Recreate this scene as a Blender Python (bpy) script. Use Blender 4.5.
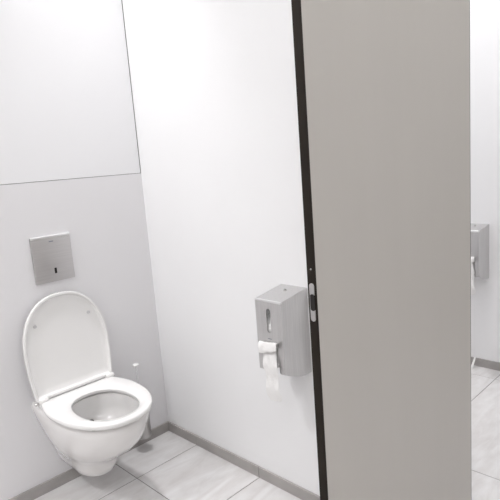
import bpy, bmesh, math, random
from mathutils import Vector, Matrix
random.seed(7)
for o in list(bpy.data.objects):
    bpy.data.objects.remove(o)
sc = bpy.context.scene
C = sc.collection
PI = math.pi

# ------------------------------------------------------------------ camera
FPX = 521.3                                    # focal length in pixels of a 500 px frame
yaw, pitch, roll = math.radians(44.535), math.radians(-9.82), math.radians(-4.378)
fwd = Vector((math.sin(yaw)*math.cos(pitch), math.cos(yaw)*math.cos(pitch), math.sin(pitch)))
r0 = Vector((math.cos(yaw), -math.sin(yaw), 0)); u0 = r0.cross(fwd)
rt = r0*math.cos(roll) + u0*math.sin(roll)
up = -r0*math.sin(roll) + u0*math.cos(roll)
cam_data = bpy.data.cameras.new('camera'); cam = bpy.data.objects.new('camera', cam_data); C.objects.link(cam)
cam_data.sensor_width = 36.0; cam_data.lens = FPX/500*36.0; cam_data.clip_start = 0.02
mw = Matrix((rt, up, -fwd)).transposed().to_4x4(); mw.translation = (-1.3717, -2.0703, 1.305)
cam.matrix_world = mw
sc.camera = cam

# ------------------------------------------------------------------ world, lights, exposure
w = bpy.data.worlds.new('world'); sc.world = w; w.use_nodes = True
w.node_tree.nodes['Background'].inputs[0].default_value = (1, 1, 1, 1)
w.node_tree.nodes['Background'].inputs[1].default_value = 0.0
CEIL = 3.05
PITCH = 1.600                                  # one cubicle to the next
SPOT_POS = [(-0.26 + k*PITCH, -0.20) for k in (0, 1)]
WIDE_POS = [(-2.30, -0.36, 21.5), (-2.2, -1.90, 8.5), (0.75, -0.95, 13.5)]
def lamp(name, kind, loc, energy, color, **kw):
    d = bpy.data.lights.new(name, kind); d.energy = energy; d.color = color
    for k, v in kw.items(): setattr(d, k, v)
    o = bpy.data.objects.new(name, d); C.objects.link(o); o.location = loc
    return o
LC = (0.996, 0.988, 1.0)
for x, y in SPOT_POS:                          # the recessed downlight above each toilet
    lamp('downlight_lamp', 'SPOT', (x, y, CEIL-0.03), 84, LC, spot_size=math.radians(52), spot_blend=1.0, shadow_soft_size=0.09)
for x, y, e in WIDE_POS:                       # wider round fill lamps, unseen, added to even out the light
    lamp('round_luminaire_lamp', 'AREA', (x, y, CEIL-0.045), e, LC, shape='DISK', size=0.28)
HALL_POS = [(-1.7, -2.35), (0.1, -2.35), (1.9, -2.35)]
for x, y in HALL_POS:                          # square aisle lamps, assumed and added as even fill light
    lamp('luminaire_lamp', 'AREA', (x, y, CEIL-0.035), 5.9, LC, shape='SQUARE', size=0.5)
sc.view_settings.view_transform = 'Standard'
sc.view_settings.look = 'None'
sc.view_settings.gamma = 1.0
sc.view_settings.use_curve_mapping = False
sc.view_settings.exposure = 0.08

# ------------------------------------------------------------------ materials
def srgb(c):
    return tuple(((v/255)/12.92 if v/255 <= 0.04045 else ((v/255+0.055)/1.055)**2.4) for v in c) + (1,)
def mat(name, col, rough=0.5, metal=0.0, spec=0.5, var=0.0, scale=6.0, stretch=(1, 1, 1), bump=0.0, bscale=40.0, bstretch=(1, 1, 1), **kw):
    m = bpy.data.materials.new(name); m.use_nodes = True
    nt = m.node_tree; b = nt.nodes['Principled BSDF']
    b.inputs['Roughness'].default_value = rough; b.inputs['Metallic'].default_value = metal
    b.inputs['Specular IOR Level'].default_value = spec
    for k, v in kw.items(): b.inputs[k].default_value = v
    c = srgb(col)
    geo = nt.nodes.new('ShaderNodeNewGeometry')
    def noise(s, st, det):
        mp = nt.nodes.new('ShaderNodeMapping'); mp.inputs['Scale'].default_value = st
        nt.links.new(geo.outputs['Position'], mp.inputs['Vector'])
        n = nt.nodes.new('ShaderNodeTexNoise'); n.inputs['Scale'].default_value = s; n.inputs['Detail'].default_value = det
        nt.links.new(mp.outputs[0], n.inputs['Vector']); return n
    n = noise(scale, stretch, 5)
    rp = nt.nodes.new('ShaderNodeValToRGB')
    rp.color_ramp.elements[0].position = 0.3; rp.color_ramp.elements[1].position = 0.7
    rp.color_ramp.elements[0].color = tuple(v*(1-var) for v in c[:3]) + (1,)
    rp.color_ramp.elements[1].color = tuple(min(1, v*(1+var)) for v in c[:3]) + (1,)
    nt.links.new(n.outputs[0], rp.inputs[0]); nt.links.new(rp.outputs[0], b.inputs['Base Color'])
    if bump:
        n2 = noise(bscale, bstretch, 3)
        bp = nt.nodes.new('ShaderNodeBump'); bp.inputs['Strength'].default_value = bump; bp.inputs['Distance'].default_value = 0.002
        nt.links.new(n2.outputs[0], bp.inputs['Height']); nt.links.new(bp.outputs[0], b.inputs['Normal'])
    return m
M = {}
M['side'] = mat('white_laminate', (246, 246, 247), 0.35, var=0.008, scale=3, bump=0.02, bscale=120)
M['lower'] = mat('grey_white_panel', (234, 233, 235), 0.45, var=0.008, scale=3, bump=0.02, bscale=120)
M['upper'] = mat('gloss_white_panel', (243, 243, 245), 0.12, var=0.005, scale=2)
M['joint'] = mat('joint_shadow', (120, 118, 116), 0.8, var=0.05)  # plain grey backing that shows in the panel joints
M['plaster'] = mat('white_plaster', (232, 231, 229), 0.8, var=0.015, scale=5, bump=0.05, bscale=200)
M['ceiling'] = mat('ceiling_white', (240, 240, 238), 0.85, var=0.01)
M['front'] = mat('greige_laminate', (191, 187, 182), 0.38, var=0.012, scale=4, stretch=(3, 3, .4), bump=0.03, bscale=150)
M['edge'] = mat('dark_brown_edge', (34, 28, 22), 0.65, spec=0.2, var=0.18, scale=40, stretch=(3, 3, .3))
M['ceramic'] = mat('white_ceramic', (236, 234, 233), 0.08, var=0.003, **{'Coat Weight': 0.4, 'Coat Roughness': 0.04})
M['plastic'] = mat('white_seat_plastic', (240, 239, 238), 0.18, var=0.003)
M['bump'] = mat('pale_buffer', (206, 205, 206), 0.6, var=0.03)
M['rubber'] = mat('grey_rubber', (176, 174, 174), 0.7, var=0.05)
M['steel'] = mat('brushed_steel', (212, 211, 211), 0.38, metal=1.0, var=0.05, scale=18, stretch=(14, 14, .5), bump=0.06, bscale=60, bstretch=(14, 14, .4))
M['steel_h'] = mat('brushed_steel_plate', (202, 200, 200), 0.42, metal=1.0, var=0.04, scale=16, stretch=(.5, 4, 14))
M['fold'] = mat('bright_steel_fold', (238, 238, 238), 0.28, metal=1.0, var=0.01)  # lighter steel that carries the highlight of the top edges
M['cup'] = mat('satin_steel_cup', (188, 186, 185), 0.3, metal=1.0, var=0.03)
M['chrome'] = mat('polished_chrome', (214, 213, 212), 0.12, metal=1.0, var=0.01)
M['black'] = mat('black_plastic', (26, 22, 20), 0.25, var=0.1)
M['dark_in'] = mat('dark_inner_metal', (90, 88, 87), 0.5, metal=0.6, var=0.05)
M['paper'] = mat('white_tissue', (244, 243, 242), 0.95, var=0.01, bump=0.5, bscale=140)
M['clear'] = mat('clear_plastic_handle', (238, 238, 240), 0.1, var=0.0, **{'Alpha': 0.2})
M['pane'] = mat('clear_pane', (235, 235, 235), 0.08, var=0.0, **{'Alpha': 0.12})
M['water'] = mat('toilet_water', (206, 208, 208), 0.03, var=0.0, **{'Transmission Weight': 0.25, 'IOR': 1.33})
M['logo'] = mat('grey_print', (128, 132, 142), 0.5, var=0.02)
M['skirting'] = mat('skirting_tile', (172, 168, 166), 0.5, var=0.10, scale=9, stretch=(1, 1, 2), bump=0.05)
M['grout'] = mat('grout', (138, 134, 132), 0.9, var=0.06, scale=30)
M['lampw'] = mat('lamp_housing', (240, 240, 240), 0.5, var=0.01)
def emis(name, s):
    m = mat(name, (252, 252, 252), 0.5); b = m.node_tree.nodes['Principled BSDF']
    b.inputs['Emission Color'].default_value = (1, .992, .99, 1); b.inputs['Emission Strength'].default_value = s; return m
M['lens'] = emis('lamp_lens', 3)
# floor tile: pale grey stone print with long soft streaks and small scuffs
def tile_mat():
    m = bpy.data.materials.new('grey_stone_tile'); m.use_nodes = True
    nt = m.node_tree; b = nt.nodes['Principled BSDF']
    geo = nt.nodes.new('ShaderNodeNewGeometry'); oi = nt.nodes.new('ShaderNodeObjectInfo')
    off = nt.nodes.new('ShaderNodeVectorMath'); off.operation = 'MULTIPLY_ADD'
    cmb = nt.nodes.new('ShaderNodeCombineXYZ')
    for i in range(3): nt.links.new(oi.outputs['Random'], cmb.inputs[i])
    nt.links.new(cmb.outputs[0], off.inputs[0]); off.inputs[1].default_value = (17, 11, 5); nt.links.new(geo.outputs['Position'], off.inputs[2])
    def ns(scale, st, det, dist=0):
        mp = nt.nodes.new('ShaderNodeMapping'); mp.inputs['Scale'].default_value = st
        nt.links.new(off.outputs[0], mp.inputs['Vector'])
        n = nt.nodes.new('ShaderNodeTexNoise'); n.inputs['Scale'].default_value = scale; n.inputs['Detail'].default_value = det; n.inputs['Distortion'].default_value = dist
        nt.links.new(mp.outputs[0], n.inputs['Vector']); return n
    a = ns(3.0, (1, 4.0, 1), 7, 1.2); c = ns(14, (1, 1.6, 1), 6)
    r1 = nt.nodes.new('ShaderNodeValToRGB'); e = r1.color_ramp.elements
    e[0].position = 0.32; e[0].color = srgb((218, 215, 214)); e[1].position = 0.66; e[1].color = srgb((234, 233, 233))
    nt.links.new(a.outputs[0], r1.inputs[0])
    r2 = nt.nodes.new('ShaderNodeValToRGB'); e = r2.color_ramp.elements
    e[0].position = 0.34; e[0].color = (0.92, 0.915, 0.91, 1); e[1].position = 0.55; e[1].color = (1, 1, 1, 1)
    nt.links.new(c.outputs[0], r2.inputs[0])
    mx = nt.nodes.new('ShaderNodeMix'); mx.data_type = 'RGBA'; mx.blend_type = 'MULTIPLY'; mx.inputs[0].default_value = 0.7
    nt.links.new(r1.outputs[0], mx.inputs[6]); nt.links.new(r2.outputs[0], mx.inputs[7]); nt.links.new(mx.outputs[2], b.inputs['Base Color'])
    b.inputs['Roughness'].default_value = 0.32
    rr = nt.nodes.new('ShaderNodeMapRange'); rr.inputs[3].default_value = 0.25; rr.inputs[4].default_value = 0.45
    nt.links.new(c.outputs[0], rr.inputs[0]); nt.links.new(rr.outputs[0], b.inputs['Roughness'])
    bp = nt.nodes.new('ShaderNodeBump'); bp.inputs['Strength'].default_value = 0.06; bp.inputs['Distance'].default_value = 0.002
    nt.links.new(c.outputs[0], bp.inputs['Height']); nt.links.new(bp.outputs[0], b.inputs['Normal'])
    return m
M['tile'] = tile_mat()

# ------------------------------------------------------------------ helpers
def link(name, me, m, parent=None, loc=None):
    o = bpy.data.objects.new(name, me); C.objects.link(o)
    if m is not None and not me.materials: me.materials.append(m)
    if parent is not None: o.parent = parent
    if loc is not None: o.location = loc
    return o
def mesh_from(bm, smooth=False, angle=None):
    bmesh.ops.recalc_face_normals(bm, faces=bm.faces)
    me = bpy.data.meshes.new('mesh'); bm.to_mesh(me); bm.free()
    if smooth:
        me.shade_smooth()
        if angle:
            try: me.set_sharp_from_angle(angle=math.radians(angle))
            except Exception: pass
    return me
def boxbm(bm, lo, hi, bev=0.0, seg=1):
    r = bmesh.ops.create_cube(bm, size=1.0); vs = r['verts']
    for v in vs:
        v.co = Vector([lo[i] + (v.co[i]+0.5)*(hi[i]-lo[i]) for i in range(3)])
    if bev:
        es = list({e for v in vs for e in v.link_edges})
        bmesh.ops.bevel(bm, geom=es, offset=bev, segments=seg, profile=0.6, affect='EDGES')
def box(name, lo, hi, m, parent=None, bev=0.0, seg=1):
    bm = bmesh.new(); boxbm(bm, lo, hi, bev, seg)
    return link(name, mesh_from(bm, bev > 0, 35), m, parent)
def tubebm(bm, pts, rads, n=20, caps=True):
    """circles of given radii along a polyline"""
    rings = []
    for i, p in enumerate(pts):
        p = Vector(p); a = Vector(pts[max(i-1, 0)]); b = Vector(pts[min(i+1, len(pts)-1)])
        t = (b-a)
        if t.length < 1e-9: t = Vector((0, 0, 1))
        t.normalize()
        ref = Vector((1, 0, 0)) if abs(t.x) < 0.9 else Vector((0, 1, 0))
        s = t.cross(ref).normalized(); q = t.cross(s)
        rings.append([bm.verts.new(p + (s*math.cos(2*PI*k/n) + q*math.sin(2*PI*k/n))*rads[i]) for k in range(n)])
    for A, B in zip(rings, rings[1:]):
        for k in range(n): bm.faces.new((A[k], A[(k+1) % n], B[(k+1) % n], B[k]))
    if caps:
        bm.faces.new(rings[0][::-1]); bm.faces.new(rings[-1])
def tube(name, pts, rads, m, parent=None, n=20, caps=True, angle=40):
    bm = bmesh.new(); tubebm(bm, pts, rads, n, caps)
    return link(name, mesh_from(bm, True, angle), m, parent)
def lathe(name, prof, m, parent=None, n=28, loc=(0, 0, 0), angle=40):
    """revolve (r, z) profile about z at loc"""
    bm = bmesh.new(); rings = []
    for r, z in prof:
        rings.append([bm.verts.new((loc[0]+max(r, 1e-5)*math.cos(2*PI*k/n), loc[1]+max(r, 1e-5)*math.sin(2*PI*k/n), loc[2]+z)) for k in range(n)])
    for A, B in zip(rings, rings[1:]):
        for k in range(n): bm.faces.new((A[k], A[(k+1) % n], B[(k+1) % n], B[k]))
    bmesh.ops.remove_doubles(bm, verts=bm.verts, dist=2e-5)
    return link(name, mesh_from(bm, True, angle), m, parent)
def loftbm(bm, loops, cap0=False, cap1=False):
    rings = [[bm.verts.new(p) for p in L] for L in loops]
    n = len(rings[0])
    for A, B in zip(rings, rings[1:]):
        for k in range(n): bm.faces.new((A[k], A[(k+1) % n], B[(k+1) % n], B[k]))
    if cap0: bm.faces.new(rings[0][::-1])
    if cap1: bm.faces.new(rings[-1])
    return rings
def empty(name, loc, label, cat, group=None):
    o = bpy.data.objects.new(name, None); C.objects.link(o); o.location = loc; o.empty_display_size = 0.05
    o['label'] = label; o['category'] = cat
    if group: o['group'] = group
    return o
def tag(o, label, cat, group=None):
    o['label'] = label; o['category'] = cat
    if group: o['group'] = group
    return o
def structure(o, label=None, cat=None):
    o['kind'] = 'structure'
    if label: o['label'] = label
    if cat: o['category'] = cat
    return o
def copy_tree(o, parent=None):
    c = o.copy(); C.objects.link(c); c.parent = parent
    for ch in list(o.children): copy_tree(ch, c)
    return c

# ------------------------------------------------------------------ the shell
X0, X1, Y0 = -2.70, 3.20, -3.00                # aisle ends and the wall behind the camera
PW = 0.036                                     # partition thickness
FY0, FY1 = -1.3806, -1.3572                      # cubicle front: outer and inner face
fl = structure(box('floor', (X0, Y0, -0.08), (X1, 0.0, -0.0016), M['grout']), 'pale grey stone-look tiled floor with thin grout joints', 'floor')
structure(box('ceiling', (X0, Y0, CEIL), (X1, 0.12, CEIL+0.08), M['ceiling']), 'plain white ceiling above the cubicles', 'ceiling')
structure(box('wall_left', (X0-0.1, Y0, -0.08), (X0, 0.12, CEIL), M['plaster']), 'plain white wall at the near end of the aisle', 'wall')
structure(box('wall_right', (X1, Y0, -0.08), (X1+0.1, 0.12, CEIL), M['plaster']), 'plain white wall at the far end of the aisle', 'wall')
structure(box('wall_front', (X0-0.1, Y0-0.1, -0.08), (X1+0.1, Y0, CEIL), M['plaster']), 'plain white wall opposite the cubicles', 'wall')
wb = structure(box('wall_back', (X0, 0.016, -0.08), (X1, 0.12, CEIL), M['joint']), 'back wall of white panels behind the toilet', 'wall')
JZ = 1.2815                                    # height of the joint between lower and upper panels
for k in (0, 1, 2):
    xr = k*PITCH; xl = xr - PITCH + PW if k else X0
    xr = min(xr, X1)
    a = box('panel', (xl, 0.0, 0.0), (xr, 0.016, JZ-0.001), M['lower'], wb)
    b = box('panel', (xl+0.003, 0.0, JZ+0.001), (xr-0.003, 0.016, CEIL), M['upper'], wb, 0.0006)
# partitions between the cubicles
for k in (0, 1):
    x = k*PITCH
    lab = {0: 'white laminate partition beside the toilet carrying the nearer paper dispenser', 1: 'white laminate partition of the next cubicle seen at the right edge'}[k]
    structure(box('wall_partition', (x, FY1, 0.0), (x+PW, 0.0, CEIL), M['side']), lab, 'wall')
# floor tiles, laid on the slab
TX, TY, JX, JY, G = 0.904, 0.411, -0.3376, -0.2245, 0.0034
tile_cache = {}
def tile_mesh(wd, dp):
    key = (round(wd, 4), round(dp, 4))
    if key not in tile_cache:
        bm = bmesh.new(); boxbm(bm, (0, 0, -0.0016), (wd, dp, 0.0), 0.0006)
        me = mesh_from(bm, True, 35); me.materials.append(M['tile']); tile_cache[key] = me
    return tile_cache[key]
i0 = math.floor((X0-JX)/TX); i1 = math.ceil((X1-JX)/TX); j1 = math.ceil((JY-Y0)/TY)
for i in range(i0, i1):
    for j in range(-1, j1):
        xa = max(JX + i*TX, X0) + G/2; xb = min(JX + (i+1)*TX, X1) - G/2
        yb = min(JY - j*TY, 0.0) - G/2; ya = max(JY - (j+1)*TY, Y0) + G/2
        if xb-xa < 0.02 or yb-ya < 0.02: continue
        link('tile', tile_mesh(xb-xa, yb-ya), None, fl, (xa, ya, 0))
# skirting of cut tiles
SH, ST = 0.0483, 0.009
def skirt_run(name, axis, a, b, fixed, side, joints, lab):
    """backing strip of grout plus single skirting tiles; axis 0 runs along x, 1 along y; side = direction it stands proud"""
    f0, f1 = sorted((fixed, fixed + side*ST*0.75))
    lo, hi = ((a, f0, 0), (b, f1, SH-0.0015)) if axis == 0 else ((f0, a, 0), (f1, b, SH-0.0015))
    root = structure(box(name, lo, hi, M['grout']), lab, 'baseboard')
    cuts = [a] + [j for j in sorted(joints) if a+0.01 < j < b-0.01] + [b]
    for p, q in zip(cuts, cuts[1:]):
        g0, g1 = sorted((fixed, fixed + side*ST))
        lo, hi = ((p+G/2, g0, 0), (q-G/2, g1, SH)) if axis == 0 else ((g0, p+G/2, 0), (g1, q-G/2, SH))
        box('skirting_tile', lo, hi, M['skirting'], root, 0.0008)
xj = [JX + i*TX for i in range(-4, 6)] + [JX + (i+.5)*TX for i in range(-4, 6)]
yj = [JY - j*TY for j in range(0, 9)]
skirt_run('baseboard_back', 0, X0, 0.0, 0.0, -1, xj, 'grey tiled skirting along the wall behind the toilet')
skirt_run('baseboard_back', 0, PW, PITCH, 0.0, -1, xj, 'grey tiled skirting along the back of the next cubicle')
skirt_run('baseboard_right', 1, FY1, -ST, 0.0, -1, yj, 'grey tiled skirting below the nearer paper dispenser')
skirt_run('baseboard_right', 1, FY1, -ST, PITCH, -1, yj, 'grey tiled skirting below the farther paper dispenser')
skirt_run('baseboard_left', 1, FY1, -ST, PW, 1, yj, 'grey tiled skirting hidden behind the dark-edged panel')

# ------------------------------------------------------------------ cubicle fronts: fixed panels between the door openings
def front_panel(xl, xr, label, strike):
    root = empty('cubicle_front_panel', ((xl+xr)/2, (FY0+FY1)/2, 0), label, 'panel', 'fixed panels of the cubicle fronts')
    ox, oy = (xl+xr)/2, (FY0+FY1)/2; hw = (xr-xl)/2; ht = (FY1-FY0)/2
    E = 0.0025; ZB, ZT = 0.012, 2.35
    box('board', (-hw+E, -ht, ZB), (hw-E, ht, ZT), M['front'], root, 0.0006)
    for s in (-1, 1):
        xa, xb = sorted((s*hw, s*(hw-E)))
        eb = box('edge_band', (xa, -ht, ZB), (xb, ht, ZT), M['edge'], root, 0.0004)
        eb['label'] = 'dark brown edge strip'
    box('floor_channel', (-hw+0.004, -ht+0.003, 0.0), (hw-0.004, ht-0.003, ZB+0.001), M['dark_in'], root)
    if strike:
        # rounded strike plate let into the edge, with its dark latch hole and the screw hole above it
        bm = bmesh.new(); loop = []
        w2, z0, z1 = 0.0066, 0.9415, 1.0285
        for k in range(13): a = PI*k/12; loop.append((w2*math.cos(a), z1-w2+w2*math.sin(a)))
        for k in range(13): a = PI + PI*k/12; loop.append((w2*math.cos(a), z0+w2+w2*math.sin(a)))
        loftbm(bm, [[(-hw+0.0005, y, z) for y, z in loop], [(-hw-0.0012, y, z) for y, z in loop]], False, True)
        sp = link('strike_plate', mesh_from(bm, True, 40), M['steel_h'], root); sp['label'] = 'steel strike plate with rounded ends'
        bm = bmesh.new(); loop = []
        w3, z2, z3 = 0.0064, 0.966, 1.004
        for k in range(13): a = PI*k/12; loop.append((w3*math.cos(a), z3-0.004+0.004*math.sin(a)))
        for k in range(13): a = PI + PI*k/12; loop.append((w3*math.cos(a), z2+0.004+0.004*math.sin(a)))
        loftbm(bm, [[(-hw-0.0005, y-0.001, z) for y, z in loop], [(-hw-0.0017, y-0.001, z) for y, z in loop]], False, True)
        link('latch_hole', mesh_from(bm, True, 40), M['black'], sp)
        tube('screw', [(-hw+0.0005, 0, 1.060), (-hw-0.0012, 0, 1.060)], [0.0022, 0.0018], M['steel_h'], root, 12)
        tube('screw', [(-hw-0.0005, 0, 1.016), (-hw-0.0019, 0, 1.016)], [0.0026, 0.002], M['steel_h'], sp, 12)
        tube('screw', [(-hw-0.0005, 0, 0.9535), (-hw-0.0019, 0, 0.9535)], [0.0026, 0.002], M['steel_h'], sp, 12)
    return root
PXL, PXR = -0.5006, 0.3220
front_panel(PXL, PXR, 'tall greige front panel with a dark brown edge and strike plate', True)
front_panel(1.40, 2.00, 'greige front panel beyond the farther cubicle opening, outside the picture', True)

# ------------------------------------------------------------------ toilet
def d_outline(z, wb_, w_, yb, yf, nose, n_side=10, n_front=28, pw=2.15, bev=0.0):
    """closed loop: from the back left corner along the left side, round the front, back along the right side"""
    pts = []
    yc = yf + nose                              # where the rounded nose begins
    for i in range(n_side):
        t = i/n_side; y = yb + (yc-yb)*t
        s = math.sin(t*PI/2)
        pts.append((-(wb_ + (w_-wb_)*s), y))
    for i in range(n_front+1):
        a = PI*i/n_front
        cx, sy = math.cos(a), math.sin(a)
        x = -w_*math.copysign(abs(cx)**(2/pw), cx); y = yc - nose*abs(sy)**(2/pw)
        pts.append((x, y))
    for i in range(n_side-1, -1, -1):
        t = i/n_side; y = yb + (yc-yb)*t; s = math.sin(t*PI/2)
        pts.append((wb_ + (w_-wb_)*s, y))
    for i in range(1, 7):                       # back edge
        t = i/7; pts.append((wb_ - 2*wb_*t, yb))
    return [Vector((x, y, z)) for x, y in pts]
TCX = -0.480
toilet = empty('wall_hung_toilet', (TCX, 0, 0.0), 'white ceramic wall-hung toilet with its lid raised against the wall', 'toilet')
bm = bmesh.new()
L = []
#   z, back half width, half width, front y, nose length
lev = [(0.096, 0.050, 0.050, -0.205, 0.09), (0.098, 0.064, 0.064, -0.232, 0.10), (0.110, 0.076, 0.076, -0.251, 0.11), (0.135, 0.084, 0.086, -0.263, 0.12),
       (0.165, 0.092, 0.097, -0.280, 0.14), (0.19, 0.100, 0.110, -0.306, 0.17), (0.215, 0.110, 0.127, -0.345, 0.20), (0.245, 0.122, 0.145, -0.393, 0.235),
       (0.28, 0.136, 0.159, -0.434, 0.26), (0.32, 0.149, 0.168, -0.464, 0.28), (0.36, 0.158, 0.1735, -0.484, 0.29), (0.388, 0.162, 0.1755, -0.491, 0.292),
       (0.398, 0.158, 0.1720, -0.486, 0.292), (0.4035, 0.150, 0.164, -0.478, 0.288)]
for z, b_, w_, yf, ns in lev: L.append(d_outline(z, b_, w_, 0.0, yf, ns))
n = len(L[0])
def ell(z, cx, cy, rx, ry, pw=2.0):
    out = []
    for p in L[-1]:                              # same angular order as the outline, seen from the hole's centre
        a = math.atan2(p.y-(-0.29), p.x)
        c, s = math.cos(a), math.sin(a)
        out.append(Vector((cx + rx*math.copysign(abs(c)**(2/pw), c), cy + ry*math.copysign(abs(s)**(2/pw), s), z)))
    return out
L += [ell(0.4035, 0, -0.30, 0.128, 0.165, 2.1), ell(0.398, 0, -0.30, 0.120, 0.157, 2.1), ell(0.375, 0, -0.30, 0.119, 0.157, 2.1), ell(0.345, 0, -0.298, 0.126, 0.163),
      ell(0.318, 0, -0.292, 0.120, 0.154), ell(0.300, 0, -0.288, 0.107, 0.138), ell(0.291, 0, -0.285, 0.094, 0.122), ell(0.288, 0, -0.285, 0.080, 0.104), ell(0.285, 0, -0.285, 0.05, 0.06), ell(0.284, 0, -0.285, 0.015, 0.02)]
loftbm(bm, L, True, True)
bowl = link('bowl', mesh_from(bm, True, 50), M['ceramic'], toilet)
bm = bmesh.new(); lo = ell(0.2925, 0, -0.285, 0.0965, 0.125)
bm.faces.new([bm.verts.new(p) for p in lo]); link('water', mesh_from(bm), M['water'], bowl)
bm = bmesh.new(); loftbm(bm, [[(0.018*math.cos(2*PI*k/16), -0.1545 + 0.004*math.sin(2*PI*k/16)-q*0.004, 0.3005 + 0.0055*math.sin(2*PI*k/16)) for k in range(16)] for q in (0, 1)], True, True)
link('flush_outlet', mesh_from(bm, True, 40), M['dark_in'], bowl)  # small dark sliver at the back of the bowl
# seat ring
SO = d_outline(0, 0.156, 0.1845, -0.083, -0.505, 0.275, n_side=12, n_front=30)
def hole(cy, rx, ry, pw=2.25):
    out = []
    for p in SO:
        a = math.atan2((p.y+0.305)/1.15, p.x); c, s = math.cos(a), math.sin(a)
        out.append(Vector((rx*math.copysign(abs(c)**(2/pw), c), cy + ry*math.copysign(abs(s)**(2/pw), s), 0)))
    return out
SI = hole(-0.308, 0.112, 0.150)
SZ, STH = 0.4105, 0.0180
prof = [(0.03, 0.0), (0.93, 0.0), (0.985, 0.002), (1.0, 0.0070), (0.993, 0.0125), (0.965, 0.0163), (0.90, STH), (0.5, STH+0.001), (0.14, STH-0.0015), (0.05, STH-0.005), (0.0, 0.0115), (0.0, 0.005)]
bm = bmesh.new(); loops = []
for s, z in prof + [prof[0]]:
    loops.append([a + (b-a)*s + Vector((0, 0, SZ+z)) for a, b in zip(SI, SO)])
rings = []
for Lp in loops[:-1]: rings.append([bm.verts.new(p) for p in Lp])
rings.append(rings[0])
for A, B in zip(rings, rings[1:]):
    for k in range(len(A)): bm.faces.new((A[k], A[(k+1) % len(A)], B[(k+1) % len(A)], B[k]))
seat = link('seat', mesh_from(bm, True, 60), M['plastic'], toilet)
for x, y in ((-0.12, -0.20), (0.12, -0.20), (-0.11, -0.42), (0.11, -0.42)):
    lathe('buffer', [(0, 0), (0.010, 0), (0.010, 0.009), (0, 0.009)], M['rubber'], seat, 14, (x, y, 0.4025))
# hinge: bar along the back edge with an end cap at each side
HY, HZ = -0.074, SZ+0.021
tube('hinge_bar', [(-0.138, HY, HZ), (0.138, HY, HZ)], [0.0075, 0.0075], M['plastic'], toilet, 16)
for s in (-1, 1):
    h = tube('hinge_cap', [(s*0.128, HY-0.017, HZ+0.001), (s*0.131, HY-0.017, HZ+0.001), (s*0.161, HY-0.017, HZ+0.001), (s*0.164, HY-0.017, HZ+0.001)], [0.0085, 0.0108, 0.0108, 0.0085], M['plastic'], toilet, 18)
    box('hinge_block', (s*0.147-0.014, HY-0.022, 0.402), (s*0.147+0.014, HY+0.011, HZ), M['plastic'], toilet, 0.003, 2)
    tube('hinge_pin', [(s*0.160, HY-0.004, HZ-0.012), (s*0.1755, HY-0.004, HZ-0.012)], [0.006, 0.005], M['chrome'], h, 14)
# lid: built flat in its own frame (u across, v away from the hinge), raised to lean on the wall
LO = d_outline(0, 0.168, 0.181, 0.0, -0.405, 0.235, n_side=12, n_front=30, pw=2.25)
lc = Vector((0, -0.20, 0))
lprof = [(0.0, 0.0040), (0.45, 0.0040), (0.80, 0.0035), (0.905, 0.0020), (0.93, -0.0030), (0.945, -0.0120), (0.965, -0.0135), (0.99, -0.0125), (1.0, -0.0070), (0.998, 0.0030), (0.975, 0.0095), (0.90, 0.0125), (0.5, 0.0165), (0.0, 0.0175)]
bm = bmesh.new(); rings = []
lean = math.atan2(0.045, 0.43)
def lid_pt(p, h):
    v, dz = -p.y, h                              # v along the lid, h behind its inner face
    return Vector((p.x, HY + 0.004 + v*math.sin(lean) + dz*math.cos(lean), HZ - 0.004 + v*math.cos(lean) - dz*math.sin(lean)))
for s, h in lprof:
    if s == 0.0: rings.append([bm.verts.new(lid_pt(lc, h))]*len(LO)); continue
    rings.append([bm.verts.new(lid_pt(lc + (p-lc)*s, h)) for p in LO])
for A, B in zip(rings, rings[1:]):
    for k in range(len(LO)):
        q = (A[k], A[(k+1) % len(LO)], B[(k+1) % len(LO)], B[k]); u = list(dict.fromkeys(q))
        bm.faces.new(u)
lid = link('lid', mesh_from(bm, True, 50), M['plastic'], toilet)
for x, v in ((-0.115, -0.292), (0.115, -0.292)):
    p = lid_pt(Vector((x, v, 0)), 0.005); q = lid_pt(Vector((x, v, 0)), -0.001)
    tube('buffer', [p, q], [0.0075, 0.006], M['bump'], lid, 14)

# ------------------------------------------------------------------ flush plate
fp = empty('flush_plate', (-0.4715, 0, 0.9685), 'brushed steel flush plate with a small sensor window above the toilet', 'flush plate')
pl = box('plate', (-0.0825, -0.012, -0.0945), (0.0825, 0.0, 0.0945), M['steel_h'], fp, 0.0016, 2)
bm = bmesh.new(); boxbm(bm, (-0.0047, -0.0132, -0.0615), (0.0047, -0.0118, -0.0385), 0.0012)
box('top_fold', (-0.0825, -0.0145, 0.0870), (0.0825, 0.0, 0.0960), M['fold'], fp, 0.0042, 4)  # strip added in lighter steel as the highlight along the plate's top edge
link('sensor_window', mesh_from(bm, True, 35), M['black'], fp, (0.003, 0, 0))
bm = bmesh.new(); boxbm(bm, (-0.009, -0.0124, 0.0695), (0.009, -0.0118, 0.0735))
link('logo_mark', mesh_from(bm), M['logo'], fp)

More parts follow.
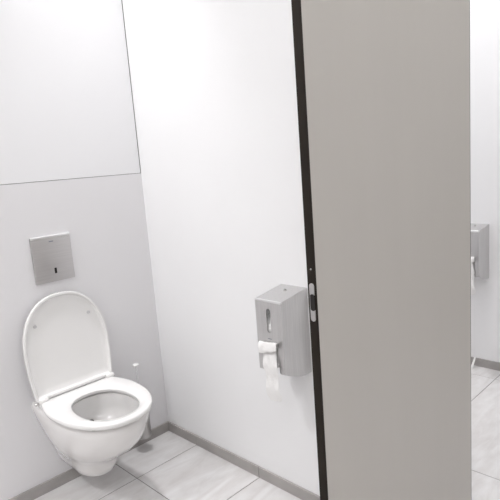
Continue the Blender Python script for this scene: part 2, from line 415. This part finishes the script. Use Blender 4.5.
# ------------------------------------------------------------------ toilet brush in its wall holder
br = empty('toilet_brush_holder', (-0.181, -0.06, 0.0), 'steel toilet brush holder on the wall beside the toilet', 'brush holder')
lathe('cup', [(0.0, 0.066), (0.030, 0.066), (0.034, 0.070), (0.0345, 0.27), (0.0345, 0.275), (0.0325, 0.275), (0.0322, 0.074), (0.0, 0.072)], M['cup'], br, 32)
box('wall_bracket', (-0.011, 0.033, 0.15), (0.011, 0.0595, 0.20), M['steel'], br, 0.002)
bb = empty('toilet_brush', (-0.181, -0.06, 0.074), 'toilet brush with a clear handle and white knob behind the toilet', 'brush')
lathe('brush_head', [(0.0, 0.002), (0.018, 0.006), (0.026, 0.02), (0.027, 0.06), (0.018, 0.075), (0.004, 0.08), (0.0, 0.08)], M['plastic'], bb, 20)
lathe('handle', [(0.0045, 0.075), (0.0045, 0.344)], M['clear'], bb, 14)
lathe('knob', [(0.0, 0.343), (0.008, 0.343), (0.0138, 0.3455), (0.0145, 0.3485), (0.011, 0.3515), (0.0, 0.3525)], M['plastic'], bb, 20)

# ------------------------------------------------------------------ paper dispenser
def curve_plate(name, outer, holes, thick, m, parent, toworld, bevel=0.0):
    """flat plate with holes; outline points (a, b) are mapped by toworld(a, b, depth)"""
    cu = bpy.data.curves.new('tmp', 'CURVE'); cu.dimensions = '2D'; cu.fill_mode = 'BOTH'; cu.extrude = thick/2
    for lp in [outer] + holes:
        s = cu.splines.new('POLY'); s.points.add(len(lp)-1)
        for q, (a, b) in zip(s.points, lp): q.co = (a, b, 0, 1)
        s.use_cyclic_u = True
    to = bpy.data.objects.new('tmp', cu); C.objects.link(to)
    dg = bpy.context.evaluated_depsgraph_get(); dg.update()
    me = bpy.data.meshes.new_from_object(to.evaluated_get(dg))
    bpy.data.objects.remove(to); bpy.data.curves.remove(cu)
    for v in me.vertices: v.co = toworld(v.co.x, v.co.y, v.co.z)
    bm = bmesh.new(); bm.from_mesh(me); bmesh.ops.remove_doubles(bm, verts=bm.verts, dist=1e-5)
    me2 = mesh_from(bm); me2.materials.clear(); me2.materials.append(m)
    o = bpy.data.objects.new(name, me2); C.objects.link(o); o.parent = parent
    return o
DEP, DW = 0.139, 0.0598                         # depth, half width
ZF, ZBK, BF, BB = 0.831, 0.851, 0.5765, 0.5405  # top front/back, bottom front/back
def make_dispenser(label):
    root = empty('paper_dispenser', (0, -0.8835, 0), label, 'dispenser', 'steel paper dispensers on the partitions')
    T = 0.0014
    # side cheeks with the rounded lower edge
    side = [(-DEP, ZF), (0, ZBK), (0, BB)]
    for k in range(1, 12):
        t = k/12; side.append((-DEP*t, BB + (BF-BB)*t - 0.012*math.sin(PI*t)*(1-0.2*t)))
    side.append((-DEP, BF))
    bm = bmesh.new()
    for s in (-1, 1):
        loftbm(bm, [[(x, s*DW, z) for x, z in side], [(x, s*(DW-T), z) for x, z in side]], True, True)
    loftbm(bm, [[(-DEP, -DW, ZF), (-DEP, DW, ZF), (0, DW, ZBK), (0, -DW, ZBK)], [(-DEP, -DW, ZF-T), (-DEP, DW, ZF-T), (0, DW, ZBK-T), (0, -DW, ZBK-T)]], True, True)
    boxbm(bm, (-T, -DW+T, BB), (0, DW-T, ZBK-T))
    body = link('housing', mesh_from(bm), M['steel'], root)
    # front plate: cut-out at the bottom, pill-shaped viewing slot above
    cw = 0.0355; ct = 0.684
    outer = [(-DW, ZF), (DW, ZF), (DW, BF), (cw+0.004, BF), (cw, BF+0.004)]
    outer += [(cw, ct-0.008), (cw-0.008, ct), (-cw+0.008, ct), (-cw, ct-0.008)] + [(-cw, BF+0.004), (-cw-0.004, BF), (-DW, BF)]
    hw, h0, h1 = 0.0098, 0.716, 0.802
    pill = [(hw*math.cos(PI*k/12), h1-hw+hw*math.sin(PI*k/12)) for k in range(13)] + [(hw*math.cos(PI+PI*k/12), h0+hw+hw*math.sin(PI+PI*k/12)) for k in range(13)]
    fr = curve_plate('front_plate', outer, [pill], 0.0016, M['steel'], root, lambda a, b, d: Vector((-DEP-0.0008+d, a, b)))
    box('top_fold', (-DEP-0.0026, -DW-0.0004, ZF-0.0070), (-DEP+0.0060, DW+0.0004, ZF+0.0016), M['fold'], fr, 0.0040, 4)  # folded top edge, its highlight put into a lighter steel
    ol = [(a*0.96, b) for a, b in [(hw*1.15*math.cos(PI*k/12), h1-hw+hw*1.15*math.sin(PI*k/12)) for k in range(13)] + [(hw*1.15*math.cos(PI+PI*k/12), h0+hw+hw*1.15*math.sin(PI+PI*k/12)) for k in range(13)]]
    curve_plate('window_pane', ol, [], 0.0008, M['pane'], fr, lambda a, b, d: Vector((-DEP+0.0012+d, a, b)))
    box('logo_mark', (-DEP-0.002, -0.009, 0.694), (-DEP-0.0015, 0.009, 0.6965), M['logo'], fr)
    # tear teeth along the left side of the cut-out
    bm = bmesh.new()
    for k in range(12):
        z = BF + 0.012 + k*0.006
        vs = [bm.verts.new(p) for p in ((-DEP-0.0006, cw, z), (-DEP-0.0006, cw-0.004, z+0.003), (-DEP-0.0006, cw, z+0.006))]
        vb = [bm.verts.new(v.co + Vector((0.001, 0, 0))) for v in vs]
        bm.faces.new(vs); bm.faces.new(vb[::-1])
        for a in range(3): bm.faces.new((vs[a], vb[a], vb[(a+1) % 3], vs[(a+1) % 3]))
    link('tear_teeth', mesh_from(bm), M['steel'], fr)
    zl = ZF + (ZBK-ZF)*0.66
    lk = lathe('lock', [(0.0, zl-0.001), (0.0062, zl-0.001), (0.0062, zl+0.0045), (0.005, zl+0.0055), (0.0, zl+0.0055)], M['chrome'], root, 20, (-0.047, 0.0, 0))
    box('keyhole', (-0.0480, -0.0028, zl+0.0053), (-0.0460, 0.0028, zl+0.0060), M['black'], lk)
    for s in (-1, 1):
        tube('spindle', [(-0.068, s*(DW-T), 0.632), (-0.068, s*(DW-0.012), 0.632)], [0.014, 0.012], M['rubber'], root, 16)
    return root
def make_roll(label):
    root = empty('toilet_paper_roll', (0, -0.8835, 0), label, 'toilet paper', 'toilet paper in the dispensers')
    def ring(name, cx, cz, ro, ri, hw):
        bm = bmesh.new(); n = 32
        loops = []
        for r, y in ((ri, -hw), (ro, -hw), (ro, hw), (ri, hw), (ri, -hw)):
            loops.append([(cx + r*math.cos(2*PI*k/n), y, cz + r*math.sin(2*PI*k/n)) for k in range(n)])
        loftbm(bm, loops); bmesh.ops.remove_doubles(bm, verts=bm.verts, dist=1e-6)
        return link(name, mesh_from(bm, True, 40), M['paper'], root)
    ring('roll', -0.068, 0.632, 0.056, 0.019, 0.0465)
    ring('spare_roll', -0.0985, 0.728, 0.036, 0.012, 0.0465)
    rnd = random.Random(3)
    # crumpled flap folded over the cut-out, then the loose tail below it
    def sheet(name, rows, nu, amp, seed):
        rnd = random.Random(seed); bm = bmesh.new(); g = []
        ph = [rnd.uniform(0, 6.28) for _ in range(8)]
        for i, (x, z, yl, yr, dz) in enumerate(rows):
            r = []
            for j in range(nu+1):
                t = j/nu
                y = yl + (yr-yl)*t
                f = math.sin(t*9+ph[0]+i*0.5)*0.5 + math.sin(t*21+ph[1]-i*0.9)*0.3 + math.sin(t*4+ph[2]+i*0.25)*0.6 + rnd.uniform(-.25, .25)
                r.append(bm.verts.new((x - amp*f, y, z + dz*(t-.5) + amp*0.5*math.sin(t*13+ph[3]+i))))
            g.append(r)
        for A, B in zip(g, g[1:]):
            for j in range(nu): bm.faces.new((A[j], A[j+1], B[j+1], B[j]))
        me = mesh_from(bm, True, 180)
        o = link(name, me, M['paper'], root)
        sm = o.modifiers.new('thickness', 'SOLIDIFY'); sm.thickness = 0.0008; sm.offset = 0
        sb = o.modifiers.new('smooth', 'SUBSURF'); sb.levels = 1; sb.render_levels = 1
        return o
    W = 0.0395
    flap = [(-0.128, 0.6665, W-.008, -W+.008, 0), (-0.136, 0.672, W-.006, -W+.006, 0.002), (-0.1425, 0.681, W+.003, -W+.004, 0.006), (-0.148, 0.687, W+.006, -W+.003, 0.009), (-0.153, 0.683, W+.007, -W+.002, 0.011),
            (-0.1555, 0.675, W+.007, -W+.001, 0.013), (-0.157, 0.667, W+.005, -W-.001, 0.015), (-0.158, 0.659, W+.003, -W-.002, 0.018), (-0.158, 0.652, W, -W-.001, 0.022)]
    sheet('folded_flap', flap, 22, 0.0023, 5)
    tail = []
    N = 26
    for i in range(N+1):
        t = i/N
        z = 0.668 - t*(0.668-0.468)
        yl = 0.029 - 0.005*t + 0.003*math.sin(t*9) - 0.008*max(0, (t-.92)/.08)
        yr = -0.029 - 0.014*t + 0.003*math.sin(t*11+1) + 0.016*max(0, (t-.9)/.1)
        x = -0.146 - 0.006*math.sin(t*PI*1.1) + 0.0035*math.sin(t*14)
        tail.append((x, z, yl, yr, 0.012*max(0, t-.6)))
    sheet('hanging_tail', tail, 20, 0.0016, 11)
    return root
d1 = make_dispenser('nearer steel paper dispenser, on the partition beside the dark panel edge')
p1 = make_roll('white toilet paper hanging from the nearer dispenser beside the dark edge')
d2 = copy_tree(d1); d2.location.x += PITCH; d2.location.y -= 0.02; d2['label'] = 'farther steel paper dispenser, half hidden at the right edge of the picture'
p2 = copy_tree(p1); p2.location.x += PITCH; p2.location.y -= 0.02; p2['label'] = 'white toilet paper in the farther dispenser at the right edge'

# a thin strip of tissue fallen between skirting and floor in the farther cubicle
A = Vector((1.5870, -0.890, 0.0565)); B = Vector((1.537, -0.889, 0.0010))
side = Vector((0.25, -1.0, 0)).normalized()*0.006
bm = bmesh.new(); g = []
for i in range(9):
    t = i/8; c = A.lerp(B, t) + Vector((-0.004, 0, -0.003))*math.sin(PI*t)
    wv = side*(0.75 + 0.25*math.sin(2.5*t))
    g.append([bm.verts.new(c - wv + Vector((0.001*math.sin(7*t), 0, 0))), bm.verts.new(c), bm.verts.new(c + wv)])
for P, Q in zip(g, g[1:]):
    for j in range(2): bm.faces.new((P[j], P[j+1], Q[j+1], Q[j]))
ps = tag(link('paper_strip', mesh_from(bm, True, 180), M['paper']), 'thin white paper strip leaning on the skirting below the farther dispenser', 'paper strip')
sm = ps.modifiers.new('thickness', 'SOLIDIFY'); sm.thickness = 0.0008; sm.offset = 0

# ------------------------------------------------------------------ downlights and added fill luminaires
for i, (x, y) in enumerate(SPOT_POS):
    t = empty('ceiling_downlight', (x, y, CEIL), ['round downlight over the toilet, above the picture', 'round downlight over the farther cubicle, above the picture'][i], 'downlight', 'recessed ceiling downlights')
    lathe('trim_ring', [(0.096, 0.0), (0.112, 0.0), (0.112, -0.004), (0.098, -0.006), (0.096, -0.002), (0.096, 0.0)], M['lampw'], t, 28)
    lathe('lens', [(0.0, -0.0022), (0.0955, -0.0022), (0.0955, -0.0005), (0.0, -0.0005)], M['lens'], t, 24)
for i, (x, y, e) in enumerate(WIDE_POS):  # unseen fixtures added to house the round fill lamps
    t = empty('round_luminaire', (x, y, CEIL), ['flat round luminaire left of the toilet, near the back wall and above the picture', 'flat round luminaire at the left end of the aisle, above the picture', 'flat round luminaire over the farther cubicle, above the picture'][i], 'ceiling light', 'flat round cubicle luminaires')
    lathe('housing', [(0.151, 0.0), (0.165, 0.0), (0.165, -0.035), (0.155, -0.04), (0.151, -0.035), (0.151, 0.0)], M['lampw'], t, 36)
    lathe('diffuser', [(0.0, -0.033), (0.15, -0.033), (0.15, -0.001), (0.0, -0.001)], M['lens'], t, 36)
for i, (x, y) in enumerate(HALL_POS):  # assumed aisle fixtures, put in for their fill light
    t = empty('ceiling_luminaire', (x, y, CEIL), ['square luminaire at the near end of the aisle', 'square luminaire in the middle of the aisle', 'square luminaire at the far end of the aisle'][i], 'ceiling light', 'square aisle luminaires')
    bm = bmesh.new()
    for lo, hi in (((-.28, -.28, -.03), (.28, -.255, 0)), ((-.28, .255, -.03), (.28, .28, 0)), ((-.28, -.255, -.03), (-.255, .255, 0)), ((.255, -.255, -.03), (.28, .255, 0))): boxbm(bm, lo, hi)
    link('frame', mesh_from(bm), M['lampw'], t)
    box('diffuser', (-.255, -.255, -.02), (.255, .255, 0), M['lens'], t)
